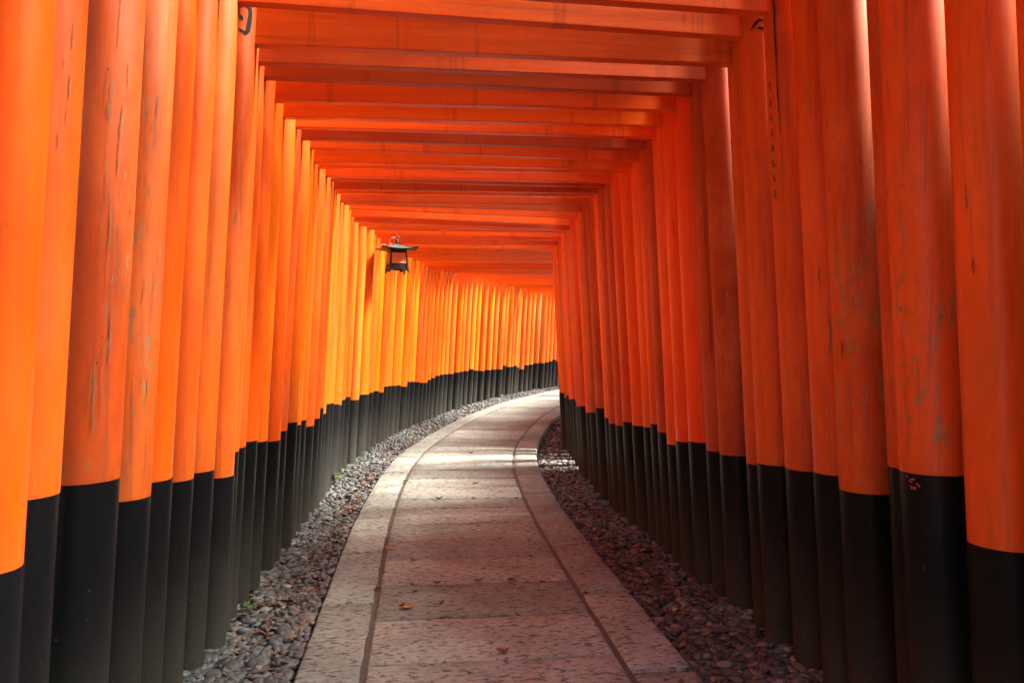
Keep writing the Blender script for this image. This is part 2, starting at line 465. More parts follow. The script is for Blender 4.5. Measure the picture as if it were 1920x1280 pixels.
PEBBLE = island_mat('pebble', [(0, (.040, .049, .052)), (.35, (.070, .083, .085)), (.7, (.100, .113, .112)),
                               (.9, (.105, .088, .072)), (1, (.22, .215, .19))], .55)
PEBBLE_R = island_mat('pebble_brown', [(0, (.034, .038, .038)), (.4, (.056, .062, .062)), (.8, (.080, .086, .084)),
                                       (1, (.19, .175, .15))], .55)
LEAF = island_mat('dead_leaf', [(0, (.055, .032, .018)), (.3, (.105, .070, .035)), (.5, (.20, .14, .07)),
                                (.66, (.075, .040, .022)), (.80, (.045, .030, .020)), (.88, (.26, .085, .03)), (.94, (.16, .028, .015)),
                                (1, (.38, .30, .16))], .7)
LEAF_ORANGE = simple('orange_leaf', (.42, .15, .04), .6, n=.4, scale=60)
LEAF_RED = simple('red_brown_leaf', (.18, .055, .025), .6, n=.4, scale=60)
LEAF_TAN = simple('tan_leaf', (.34, .20, .08), .7, n=.4, scale=60)
LEAF_DARK = simple('dark_leaf', (.045, .025, .016), .7, n=.4, scale=60)
GREEN = simple('weed_green', (.13, .21, .05), .5, n=.4, scale=40)
TWIG = simple('twig_bark', (.05, .038, .028), .8, n=.4, scale=60)

# ------------------------------------------------------------------ terrain
def grid(name, xs, ys, zf, mat):
    vs = [(x, y, zf(x, y)) for y in ys for x in xs]
    n = len(xs)
    fs = [(j * n + i, j * n + i + 1, (j + 1) * n + i + 1, (j + 1) * n + i) for j in range(len(ys) - 1) for i in range(n - 1)]
    me = bpy.data.meshes.new(name); me.from_pydata(vs, [], fs)
    me.polygons.foreach_set('use_smooth', [True] * len(fs))
    return link(name, me, mat)


def cl_x(y):
    return float(np.interp(y, CA[:, 1], CA[:, 0]))


ax = [-600, -200, -80, -40, -25] + list(np.arange(-18, 18.1, .75)) + [25, 40, 80, 200, 600]
ay = [-600, -200, -80, -40, -20, -10, -5] + list(np.arange(-3, 36, .75)) + [45, 60, 90, 200, 600]


def z_ground(x, y):
    return -.13


tag(grid('ground', ax, ay, z_ground, FOREST), kind='structure')
# unseen bank added beyond the left posts to shut off the low sky there
random.seed(3)
hx = [-2.6, -3.4, -4.2, -5.2, -6.5, -8, -10, -13, -17, -22]


def hill():
    vs, fs = [], []
    ys = list(np.arange(-14, 46, 1.0))
    for y in ys:
        c = cl_x(min(max(y, -7.5), 27.5)) + (max(0, y - 27.5) * .8)
        for x in hx:
            d = -x - 2.6
            z = -.2 + .95 * d ** 1.08 * (1 - math.exp(-d / 1.2)) + .25 * math.sin(y * .9 + x) * min(1, d / 2) + random.uniform(-.08, .08) * min(1, d)
            vs.append((c + x, y, z))
    n = len(hx)
    for j in range(len(ys) - 1):
        for i in range(n - 1):
            fs.append((j * n + i, (j + 1) * n + i, (j + 1) * n + i + 1, j * n + i + 1))
    me = bpy.data.meshes.new('sky_block_bank'); me.from_pydata(vs, [], fs)
    me.polygons.foreach_set('use_smooth', [True] * len(fs))
    return link('sky_block_bank', me, FOREST)


tag(hill(), kind='structure')

# gravel bed under the pebbles, one sheet each side, slightly uneven
def strip(name, o0, o1, z, mat, q0=-7.5, q1=27.5, step=.25, no=4):
    vs, fs = [], []
    qs = np.arange(q0, q1 + .01, step)
    for q in qs:
        for k in range(no + 1):
            p = pt(q, o0 + (o1 - o0) * k / no, z + random.uniform(-.006, .006))
            vs.append(p)
    n = no + 1
    for j in range(len(qs) - 1):
        for k in range(no):
            fs.append((j * n + k, j * n + k + 1, (j + 1) * n + k + 1, (j + 1) * n + k))
    me = bpy.data.meshes.new(name); me.from_pydata([tuple(v) for v in vs], [], fs)
    return link(name, me, mat)


ZL, ZR = -.055, -.095
tag(strip('gravel_bed', -.70, -1.75, ZL, SOIL), kind='structure')
tag(strip('gravel_bed', .70, 1.6, ZR, SOIL), kind='structure')

# ------------------------------------------------------------------ path
def build_path():
    base = MB()
    qs = np.arange(-7.5, 27.3, .25)
    vs = []
    for q in qs:
        vs += [pt(q, -.765, -.12), pt(q, -.765, -.032), pt(q, .765, -.032), pt(q, .765, -.12)]
    fs = []
    for j in range(len(qs) - 1):
        for k in range(3):
            fs.append((j * 4 + k, (j + 1) * 4 + k, (j + 1) * 4 + k + 1, j * 4 + k + 1))
    base.add(vs, fs)
    tag(base.build('path_bedding', DARKDIRT), kind='structure')
    gut = MB()
    for o_ in (-.52, .52):
        vs = []
        for q in np.arange(-7.4, 27.2, .1):
            z_ = -.007 + random.uniform(-.003, .001)
            vs += [pt(q, o_ - .0145, z_), pt(q, o_ + .0145, z_)]
        gut.add(vs, [(2 * j, 2 * j + 1, 2 * j + 3, 2 * j + 2) for j in range(len(vs) // 2 - 1)])
    tag(gut.build('path_grout', MORTAR), kind='structure')
    V, F, UV = [], [], []

    def slab(q0, q1, o0, o1, nq, no):
        """one tooled stone block: worn top, rounded arrises, sides"""
        rr = random.Random(int(q0 * 100) * 7 + int(o0 * 100))
        dz = rr.uniform(-.0025, .0025); tq = rr.uniform(-.003, .003); to = rr.uniform(-.002, .002)
        jq0, jq1 = rr.uniform(-.004, .004), rr.uniform(-.004, .004)
        b = len(V)
        us = [0, .012] + [.012 + (o1 - o0 - .024) * k / no for k in range(1, no)] + [o1 - o0 - .012, o1 - o0]
        L_ = q1 - q0
        vs_ = [0, .012] + [.012 + (L_ - .024) * k / nq for k in range(1, nq)] + [L_ - .012, L_]
        nu, nv = len(us), len(vs_)
        for j, vq in enumerate(vs_):
            for i, uo in enumerate(us):
                edge = (i in (0, nu - 1)) + (j in (0, nv - 1))
                z = dz + tq * (vq / L_ - .5) + to * (uo / (o1 - o0) - .5) - (.007 * edge) + rr.uniform(-.0012, .0012)
                jj = jq0 if j == 0 else (jq1 if j == nv - 1 else 0)
                wob = rr.uniform(-.003, .003) if edge else 0
                q = q0 + vq + jj + (wob if j in (0, nv - 1) else 0)
                o = o0 + uo + (wob if i in (0, nu - 1) else 0)
                V.append(tuple(pt(q, o, z))); UV.append((o, q))
        for j in range(nv - 1):
            for i in range(nu - 1):
                F.append((b + j * nu + i, b + j * nu + i + 1, b + (j + 1) * nu + i + 1, b + (j + 1) * nu + i))
        ring = [j * nu for j in range(nv)][::-1] + list(range(nu)) + [j * nu + nu - 1 for j in range(1, nv)] + \
               [(nv - 1) * nu + i for i in range(nu - 2, 0, -1)]
        lo = len(V)
        for k in ring:
            x, y, z = V[b + k]
            V.append((x, y, -.10)); UV.append((UV[b + k][0], UV[b + k][1] + .1))
        m = len(ring)
        for k in range(m):
            F.append((b + ring[k], lo + k, lo + (k + 1) % m, b + ring[(k + 1) % m]))

    # joints read off the photograph, then continued at the same rhythm
    ctr = [2.27, 2.77, 3.29, 3.80, 4.33, 4.82, 5.27, 5.74, 6.25, 6.63, 7.13, 7.60, 8.06, 8.45, 8.85]
    while ctr[-1] < 26.6: ctr.append(ctr[-1] + random.uniform(.42, .52))
    pre = [2.27]
    while pre[0] > -7: pre.insert(0, pre[0] - random.uniform(.45, .52))
    ctr = pre[:-1] + ctr
    for a_, b_ in zip(ctr, ctr[1:]): slab(a_ + .0085, b_ - .0085, -.508, .508, 5, 9)
    for side, st in ((-1, [3.08, 4.05, 5.02, 5.94, 6.94, 7.95]), (1, [3.10, 4.10, 5.07, 6.02, 6.82, 7.75])):
        st = list(st)
        while st[-1] < 26.4: st.append(st[-1] + random.uniform(.9, 1.0))
        while st[0] > -7: st.insert(0, st[0] - .97)
        for a_, b_ in zip(st, st[1:]):
            o0, o1 = (-.78, -.532) if side < 0 else (.532, .78)
            slab(a_ + .010, b_ - .010, o0, o1, 8, 3)
    me = bpy.data.meshes.new('path'); me.from_pydata(V, [], F)
    uvl = me.uv_layers.new(name='UVMap')
    li = np.zeros(len(me.loops), dtype=np.int32); me.loops.foreach_get('vertex_index', li)
    uvl.data.foreach_set('uv', np.array(UV, dtype=np.float32)[li].ravel())
    bm = bmesh.new(); bm.from_mesh(me); bmesh.ops.recalc_face_normals(bm, faces=bm.faces); bm.to_mesh(me); bm.free()
    me.polygons.foreach_set('use_smooth', [True] * len(me.polygons))
    tag(link('path', me, STONE), kind='structure')


build_path()

# ------------------------------------------------------------------ gates
WHITE3 = (1, 1, 1)
# paint of each gate: brightness (own tone plus some light and shade), green share (yellower when high), wear; the rest are drawn at random
TONE = {1: (1.0, .122, .22), 2: (1.0, .120, .55), 3: (.74, .120, 1.0), 4: (.80, .125, .95), 5: (1.0, .115, .25), 6: (.95, .125, .45),
        7: (.95, .130, .55), 8: (.92, .130, .5), 9: (.62, .105, .5), 10: (.66, .100, .5), 11: (1.1, .10, .1),
        12: (1.1, .13, .08), 13: (1.08, .10, .2), 14: (.60, .095, .5), 15: (1.0, .095, .25), 16: (1.1, .13, .1),
        17: (1.1, .11, .2), 18: (.86, .090, .3), 19: (.62, .085, .4), 20: (.70, .09, .4), 21: (1.1, .13, .2),
        22: (.58, .10, .5), 23: (.64, .10, .4), 24: (.95, .09, .2), 25: (.86, .09, .3), 26: (.80, .09, .3),
        27: (.95, .09, .2), 28: (.70, .10, .4), 29: (1.08, .10, .1), 30: (.9, .085, .2), 31: (.72, .09, .4), 32: (1.1, .14, .05)}


def paint(n, rng):
    b, gshare, wear = TONE.get(n, (rng.uniform(.72, 1.08), rng.uniform(.105, .19) if n > 32 else rng.uniform(.09, .14), rng.uniform(.05, .5)))
    r = .86 * b
    return (min(.95, r), r * gshare * 1.30, r * .006, wear)


LEAN = math.tan(R(3.1))


def axis_frame(base, inward):
    """axis direction of a leaning post: rises and leans inward"""
    return (Vector((0, 0, 1)) + Vector((inward.x, inward.y, 0)) * LEAN).normalized()


def shaft(p0, axis, z0, z1, r0, r1, rng, seg=32, rings=10, dr=0.0, cap=True):
    """round timber between heights z0 and z1 (local), slightly out of true"""
    mb = MB()
    ph = [rng.uniform(0, 6.28) for _ in range(4)]
    vs = []
    for j in range(rings + 1):
        z = z0 + (z1 - z0) * j / rings
        c = axis * (z / axis.z)
        rad = r0 + (r1 - r0) * max(z, 0) / 3.2
        for k in range(seg):
            a_ = 2 * math.pi * k / seg
            w_ = 1 + .014 * math.sin(2 * a_ + ph[0]) + .009 * math.sin(3 * a_ + ph[1] + z * .8) + .005 * math.sin(5 * a_ + ph[2]) + .0035 * math.sin(9 * a_ + ph[3] + z * .4)
            vs.append((c.x + math.cos(a_) * rad * w_ + .0, c.y + math.sin(a_) * rad * w_, z))
    if dr:
        vs = [(x + (x - (axis * (z / axis.z)).x) * dr, y + (y - (axis * (z / axis.z)).y) * dr, z) for x, y, z in vs]
    fs = [(j * seg + k, j * seg + (k + 1) % seg, (j + 1) * seg + (k + 1) % seg, (j + 1) * seg + k)
          for j in range(rings) for k in range(seg)]
    mb.add(vs, fs)
    mb.ncap = len(fs)
    if cap:
        mb.add(vs[:seg], [tuple(range(seg))[::-1]])
        mb.add(vs[-seg:], [tuple(range(seg))])
    return mb


def smooth_build(mb, name, mats, parent, loc):
    me = bpy.data.meshes.new(name)
    me.from_pydata(mb.v, [], mb.f)
    me.polygons.foreach_set('material_index', mb.m)
    sm = [len(f) == 4 for f in mb.f]
    me.polygons.foreach_set('use_smooth', sm)
    return link(name, me, mats, parent, loc)


def marks(mb, axis, r0, r1, a0, zc, strokes, lift=.0016, mi=0):
    """brush strokes or chips laid on the round face: each stroke is a list of (u, z, width), metres"""
    for st in strokes:
        L_, Rr = [], []
        # resample
        pts = []
        for (u0, z0, w0), (u1, z1, w1) in zip(st, st[1:]):
            n = max(2, int(math.hypot(u1 - u0, z1 - z0) / .008))
            for k in range(n):
                t = k / n
                pts.append((u0 + (u1 - u0) * t, z0 + (z1 - z0) * t, w0 + (w1 - w0) * t))
        pts.append(st[-1])
        for i, (u, z, w_) in enumerate(pts):
            a_, b_ = pts[max(i - 1, 0)], pts[min(i + 1, len(pts) - 1)]
            tx, tz = b_[0] - a_[0], b_[1] - a_[1]
            l_ = math.hypot(tx, tz) or 1
            nx, nz = -tz / l_, tx / l_
            for lst, s_ in ((L_, 1), (Rr, -1)):
                uu, zz = u + nx * s_ * w_ / 2, z + nz * s_ * w_ / 2 + zc
                rad = (r0 + (r1 - r0) * zz / 3.2) * 1.012 + lift
                c = axis * (zz / axis.z)
                an = a0 + uu / rad
                lst.append((c.x + math.cos(an) * rad, c.y + math.sin(an) * rad, zz))
        n = len(pts)
        mb.add(L_ + Rr, [(i, i + 1, n + i + 1, n + i) for i in range(n - 1)], mi)


def hexbeam(name, A, B, up0, h, d, mat, parent, org, over=0.0, cant=0.0, bevel=.004):
    """straight squared timber from A to B (bottom centre line), height h, depth d; its own x axis runs along it"""
    A, B = Vector(A), Vector(B)
    x = (B - A).normalized()
    z = Vector((0, 0, 1)); z = (z - x * z.dot(x)).normalized()
    y = z.cross(x)
    L_ = (B - A).length
    mb = MB()
    n = 6
    for k in range(n):
        pass
    mb.box((0, 0, h / 2), (L_ + over * 2, d, h))
    o = mb.build(name, mat, parent, bevel=bevel)
    M = Matrix((x, y, z)).transposed().to_4x4()
    o.matrix_local = Matrix.Translation((A + B) / 2 - org) @ M
    return o


def lintel(parent, A, B, org, pc, rng):
    """top lintel: vermilion lower board and black cap, both curving up towards their ends"""
    A, B = Vector(A), Vector(B)
    x = (B - A).normalized(); y = Vector((0, 0, 1)).cross(x)
    half = (B - A).length / 2
    for name, mat, z0, z1, d0, d1, ext in (('lintel', VERM_X, 0, .13, .10, .115, .30), ('lintel_cap', LINTEL_CAP, .131, .20, .14, .15, .40)):
        vs, fs = [], []
        n = 14
        E_ = half + ext
        for k in range(n + 1):
            u = -E_ + 2 * E_ * k / n
            lift = .10 * (abs(u) / E_) ** 2.6
            sl = .10 * (1 if k in (0, n) else 0)
            for (yy, zz, top) in ((-d0 / 2, z0, 0), (d0 / 2, z0, 0), (d1 / 2, z1, 1), (-d1 / 2, z1, 1)):
                uu = u + (math.copysign(.04, u) if (top and k in (0, n)) else 0)
                vs.append((uu, yy, zz + lift))
        for k in range(n):
            for m in range(4):
                fs.append((k * 4 + m, (k + 1) * 4 + m, (k + 1) * 4 + (m + 1) % 4, k * 4 + (m + 1) % 4))
        fs += [(0, 1, 2, 3), (n * 4 + 3, n * 4 + 2, n * 4 + 1, n * 4)]
        mb = MB(); mb.add(vs, fs)
        o = mb.build(name, mat, parent)
        M = Matrix((x, y, Vector((0, 0, 1)))).transposed().to_4x4()
        o.matrix_local = Matrix.Translation((A + B) / 2 - org) @ M
        o.color = pc


# brush marks; key (gate number, side): (material slot, angle from the direction of the camera in degrees,
# positive turns towards the path, centre height, strokes)
def hook(s=1.0):
    return [[(0, .05 * s, .012 * s), (0, -.03 * s, .012 * s), (-.004, -.045 * s, .010 * s), (-.022 * s, -.036 * s, .003)]]


def rand_char(rng, s):
    """an unreadable brushed character about s metres high"""
    out = []
    for k in range(rng.choice((2, 3))):
        z = s * (.38 - .34 * k) + rng.uniform(-.01, .01) * s
        w_ = rng.uniform(.55, .9) * s
        out.append([(-w_ / 2, z - .03 * s, .09 * s), (0, z, .07 * s), (w_ / 2, z + .02 * s, .11 * s)])
    out.append([(rng.uniform(-.1, .1) * s, .46 * s, .11 * s), (rng.uniform(-.05, .05) * s, -.40 * s, .10 * s), (-.12 * s, -.47 * s, .03 * s)])
    if rng.random() < .6:
        out.append([(.0, .1 * s, .10 * s), (-.40 * s, -.42 * s, .03 * s)])
    if rng.random() < .6:
        out.append([(.05 * s, .05 * s, .05 * s), (.42 * s, -.40 * s, .12 * s)])
    return out


G_NOU = [  # lower half of a big brushed character: stem at left, dot, and a hooked right stroke
    [(-.040, .13, .020), (-.038, .05, .020), (-.036, .000, .016)],
    [(-.036, .052, .012), (-.010, .066, .018), (.012, .056, .020), (.018, .035, .018), (.014, -.010, .020), (.010, -.040, .020),
     (-.002, -.058, .018), (-.022, -.046, .010), (-.030, -.038, .003)],
    [(-.034, .020, .006), (-.022, .008, .016), (-.018, -.004, .010)]]
INSCR = {}
for n_, sd, an, zc, s_ in ((8, -1, 20, 2.665, 'nou'), (11, -1, 2, 2.585, 'hook'), (13, -1, 0, 2.60, 'hook'), (15, -1, 5, 2.585, 'hook'),
                           (20, -1, 12, 2.54, 'hook'), (23, -1, 10, 2.53, 'hook'), (29, -1, 10, 2.56, 'hook'),
                           (12, 1, -6, 2.60, 'hook'), (16, 1, -20, 2.55, 'hook'), (25, 1, 0, 2.46, 'hook')):
    INSCR[(n_, sd)] = (an, zc, s_)


def make_gate(n, row, label):
    qL, oL, bL, rL, qR, oR, bR, rR, HL, HR = row
    rng = random.Random(n * 13 + 5)
    pc = paint(n, rng)
    PL, PR = pt(qL, -(oL + rL)), pt(qR, oR + rR)
    org = (PL + PR) / 2
    org.z = -.05
    root = empty('torii_gate', org, label, 'torii gate', 'torii gates lining the path')
    acr = (PR - PL); acr.z = 0; acr.normalize()
    camd = Vector((0, 0, 0))
    tops = []
    r_top = .93
    for sd, P, r, zb, H in ((-1, PL, rL, bL, HL), (1, PR, rR, bR, HR)):
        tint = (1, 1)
        if sd > 0 and n <= 10: tint = (.84, .97)      # dimmer light on the near right posts put into the paint, beside wear
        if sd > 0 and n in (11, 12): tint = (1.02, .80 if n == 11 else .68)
        if sd < 0 and n >= 9:      # light on the left posts put into the paint: brighter and yellower
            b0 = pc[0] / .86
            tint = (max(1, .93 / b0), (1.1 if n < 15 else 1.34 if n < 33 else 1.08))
        inward = acr * (-sd)
        axis = axis_frame(P, inward)
        ztop = H + .52
        g0 = -.125
        r1 = r * r_top
        shade = 1 + rng.uniform(-.07, .07)
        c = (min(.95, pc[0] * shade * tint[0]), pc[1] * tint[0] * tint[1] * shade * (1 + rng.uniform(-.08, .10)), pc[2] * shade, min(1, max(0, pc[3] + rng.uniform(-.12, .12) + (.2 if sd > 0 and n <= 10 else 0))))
        mb = shaft(P, axis, zb, ztop, r, r1, rng, rings=8)
        mats = [VERM_Z, BARE, CRACK]
        an0 = math.atan2(-P.y, -P.x)                   # towards the viewer's end of the path
        turn = -sd * 1.0                               # positive angles turn towards the path
        for m_ in WEAR.get((n, sd), ()):
            slot, ang, zc, st = m_
            marks(mb, axis, r, r1, an0 + turn * R(ang) * (-1 if sd < 0 else -1) * -1, zc, st, mi=slot)
        p_ = smooth_build(mb, 'pillar', mats, root, P - org)
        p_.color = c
        if c[3] > .8: p_['label'] = 'worn scratched vermilion pillar'
        bs = shaft(P, axis, g0, zb, r, r1, random.Random(n * 13 + 5 + sd), rings=4, dr=.012)
        if (n, sd) == (2, 1):      # flaked patch at the top of the black foot
            st = []
            for k in range(9):
                rk = random.Random(k + 40)
                u_, z_ = rk.uniform(-.02, .02), rk.uniform(-.045, .012)
                st.append([(u_, z_, .002), (u_ + rk.uniform(.004, .016), z_ - rk.uniform(-.006, .014), .006)])
            marks(bs, axis, r, r1, an0 + turn * R(36), zb - .004, st, lift=.003, mi=3)
        bs_o = smooth_build(bs, 'base_sleeve', [BLACK, BARE, CRACK, CHIP], p_, (0, 0, 0))
        if (n, sd) in INSCR:
            an, zc, s_ = INSCR[(n, sd)]
            ib = MB()
            if s_ == 'nou':
                marks(ib, axis, r, r1, an0 + turn * R(an), zc, G_NOU)
            else:
                marks(ib, axis, r, r1, an0 + turn * R(an), zc, hook(.8))
            rc = random.Random(n)
            for k in range(1 if s_ == 'nou' else 2):
                if zc + .16 + .12 * k < ztop - .06:
                    marks(ib, axis, r, r1, an0 + turn * R(an), zc + (.20 if s_ == 'nou' else .13) + .12 * k, rand_char(rc, .09))
            smooth_build(ib, 'inscription', INK, p_, (0, 0, 0))
        for an, zc, st in COLUMN.get((n, sd), ()):
            ib = MB()
            for z_, ch in st:
                marks(ib, axis, r, r1, an0 + turn * R(an), z_, ch)
            smooth_build(ib, 'inscription', INK, p_, (0, 0, 0))
        ctr = P + axis * (H / axis.z)
        tops.append((ctr, P + axis * (ztop / axis.z), r))
    (cL, tL, _), (cR, tR, _) = tops
    x = (cR - cL).normalized()
    nu = hexbeam('tie_beam', cL - x * .13, cR + x * .13, None, .2, .056, VERM_X, root, org)
    nu.color = (pc[0], pc[1], pc[2], pc[3] * .8)
    lintel(root, tL, tR, org, pc, rng)
    return root


CHIP = simple('orange_undercoat', (.36, .075, .02), .6, n=.3, scale=60)


def streak(u, z0, z1, w_, rng, wob=.004):
    n = 7
    return [(u + rng.uniform(-wob, wob), z0 + (z1 - z0) * k / n, w_ * rng.uniform(.3, 1.2) * (.3 if k in (0, n) else 1)) for k in range(n + 1)]


rw = random.Random(21)
WEAR = {
    (3, -1): [(1, 22, 0, [streak(u, z, z + l_, w_, rw, .002) for u, z, l_, w_ in
              [(rw.uniform(-.03, .03), rw.uniform(1.0, 2.1), rw.uniform(.03, .16), rw.uniform(.0012, .0035)) for _ in range(24)]])],
    (4, -1): [(1, 25, 0, [streak(u, z, z + l_, w_, rw, .002) for u, z, l_, w_ in
              [(rw.uniform(-.03, .03), rw.uniform(1.0, 2.2), rw.uniform(.02, .10), rw.uniform(.001, .003)) for _ in range(20)]])],
    (2, -1): [(1, 30, 0, [streak(u, z, z + l_, w_, rw, .001) for u, z, l_, w_ in
              [(rw.uniform(-.02, .02), rw.uniform(1.7, 2.05), rw.uniform(.02, .07), rw.uniform(.002, .004)) for _ in range(5)]])],
    (8, -1): [(1, 10, 0, [streak(u, z, z + l_, w_, rw, .001) for u, z, l_, w_ in
              [(rw.uniform(-.01, .03), rw.uniform(1.45, 1.9), rw.uniform(.01, .03), rw.uniform(.003, .006)) for _ in range(8)]])],
    (5, 1): [(1, 10, 0, [[(.0, 1.41, .002), (.010, 1.37, .006), (.012, 1.32, .006), (.006, 1.27, .006), (-.004, 1.24, .002)]]),
             (2, 10, 0, [streak(.03, .95, 1.12, .003, rw, .003), streak(-.02, 1.5, 1.58, .003, rw, .004)])],
    (2, 1): [(1, 40, 0, [streak(u, z, z + l_, w_, rw, .004) for u, z, l_, w_ in
             [(rw.uniform(-.014, .014), rw.uniform(.95, 1.55), rw.uniform(.012, .04), rw.uniform(.003, .007)) for _ in range(12)]]),
             (2, 74, 0, [streak(0, z, z + .02, .004, rw, .001) for z in (.98, 1.05, 1.12, 1.27, 1.42, 1.58, 1.75)])],
    (6, 1): [(2, 30, 0, [streak(0, 2.15, 2.75, .007, rw, .002), streak(.002, 1.85, 2.12, .003, rw, .002)])],
    (3, 1): [(2, 60, 0, [streak(0, z, z + .02, .004, rw, .001) for z in (1.3, 1.45, 1.66)])],
    (4, 1): [(2, 40, 0, [[(0, 1.30, .001), (.004, 1.27, .006), (0, 1.23, .001)]]),
             (1, 12, 0, [streak(0, 1.50, 1.58, .006, rw, .002), streak(.004, 1.38, 1.46, .004, rw, .002)])],
    (1, 1): [(2, 35, 0, [streak(0, 1.66, 1.74, .003, rw, .002), streak(.01, 1.48, 1.53, .003, rw, .002)])],
    (10, 1): [(2, 20, 0, [streak(.0, 1.2, 2.2, .004, rw, .004)])],
    (12, 1): [(2, 25, 0, [streak(.0, 1.9, 2.0, .004, rw, .002)])],
    (8, 1): [(2, 15, 0, [streak(.0, 1.0, 1.08, .004, rw, .003)])],
}
rc_ = random.Random(5)
COLUMN = {(6, 1): [(58, 0, [(2.36 - .064 * k, [[(0, .018, .004), (rc_.uniform(-.002, .004), -.016, .005)]] + [
    [(-.010, rc_.uniform(-.015, .015), .003), (.010, rc_.uniform(-.012, .016), .004)] for _ in range(rc_.choice((1, 2)))]) for k in range(8)])],
          (7, 1): [(-8, 0, [(2.70, [[(-.040, -.030, .003), (-.020, -.006, .012), (0, .012, .014), (.022, .004, .012), (.036, -.004, .012)],
                                    [(-.006, -.024, .012), (.012, -.028, .014), (.034, -.022, .012)],
                                    [(.036, .02, .012), (.036, -.05, .012), (.044, -.075, .006)]])])]}

ORD = ['zeroth', 'first', 'second', 'third', 'fourth', 'fifth', 'sixth', 'seventh', 'eighth', 'ninth', 'tenth', 'eleventh', 'twelfth',
       'thirteenth', 'fourteenth', 'fifteenth', 'sixteenth', 'seventeenth', 'eighteenth', 'nineteenth', 'twentieth']
TENS = {2: 'twenty', 3: 'thirty', 4: 'forty', 5: 'fifty', 6: 'sixty'}


def ordinal(n):
    if n <= 20: return ORD[n]
    t, u = divmod(n, 10)
    if u == 0: return TENS[t][:-1] + 'ieth'
    return TENS[t] + '-' + ORD[u]


LOOK = {
    0: 'orange torii gate nearest the camera, only slivers of its pillars at the photo edges',
    1: 'glossy clean orange torii gate whose black pillar feet begin lowest at both photo edges',
    2: 'torii gate with a broad right pillar, flaking orange at the top of its black foot',
    3: 'torii gate with the broad, dark, heavily scratched left pillar near the left photo edge',
    4: 'torii gate whose streaky left pillar stands just behind the broad dark scratched one',
    5: 'torii gate with a curved grey-green scrape on its right pillar and bright orange left pillar',
    6: 'torii gate with a dark vertical stain and small black lettering on its right pillar',
    7: 'weathered orange-brown torii gate, black brush strokes at the top of its right pillar',
    8: 'torii gate with a large hooked black character at the top of its brownish left pillar',
    9: 'dark reddish-brown torii gate just behind the one with the large hooked black character',
    10: 'dark red torii gate with the last dull beam before the first bright one',
    11: 'bright red-orange torii gate right behind the dark pair, its right pillar neon red',
    12: 'clean bright torii gate with the yellow-orange beam behind the first bright gate',
    13: 'bright red-orange torii gate just in front of the gate with a dark maroon beam',
    14: 'torii gate with a dark maroon beam between bright orange beams',
    15: 'red-orange torii gate directly behind the one with the dark maroon beam',
    16: 'bright yellowish-orange torii gate, second behind the one with the dark maroon beam',
    17: 'bright orange torii gate, third behind the one with the dark maroon beam',
}


def gate_label(n):
    if n in LOOK: return LOOK[n]
    if n < 0: return 'torii gate out of the photo, %s behind the camera' % ordinal(-n)
    if n == 29: return 'bright orange torii gate with the small roofed lantern hanging from its beam'
    if n < 29:
        k = 29 - n
        look = {18: 'mid red', 19: 'dull dark red', 20: 'dull red', 21: 'orange', 22: 'dark brownish', 23: 'dark brownish red',
                24: 'red-orange', 25: 'red', 26: 'red', 27: 'red-orange', 28: 'dull red'}[n]
        return '%s torii gate, %s one in front of the gate holding the lantern' % (look, ordinal(k))
    k = n - 29
    where = 'on the straight' if n < 33 else ('where the bend starts' if n < 45 else ('on the outside of the bend' if n < 60 else 'at the far end of the bend'))
    if n > 71: return 'torii gate hidden round the bend, %s one past the lantern gate' % ordinal(k)
    return 'torii gate %s, %s beyond the gate with the lantern' % (where, ordinal(k))


make_list = []
near = [(1.55, 1.16, .80, .085, 1.84, 1.275, .75, .085, 2.66, 2.66)]
q = 1.30
while q > -1.3:
    near.append((q, 1.18, .8, .085, q + .27, 1.26, .75, .085, 2.66, 2.66)); q -= .27
for k, row in enumerate(near): make_list.append((-k, row))
for k, row in enumerate(GATES): make_list.append((k + 1, row))
q = GATES[-1][0]
k = len(GATES)
while q < 25.5:
    q += .28; k += 1
    make_list.append((k, (q, 1.40, .70, .085, q + .05, 1.15, .7, .085, 2.57, 2.54)))
for n, row in make_list: make_gate(n, row, gate_label(n))

# ------------------------------------------------------------------ pebbles
def ico(sub):
    bm = bmesh.new(); bmesh.ops.create_icosphere(bm, subdivisions=sub, radius=1)
    v = np.array([x.co[:] for x in bm.verts]); f = np.array([[a.index for a in x.verts] for x in bm.faces]); bm.free()
    return v, f


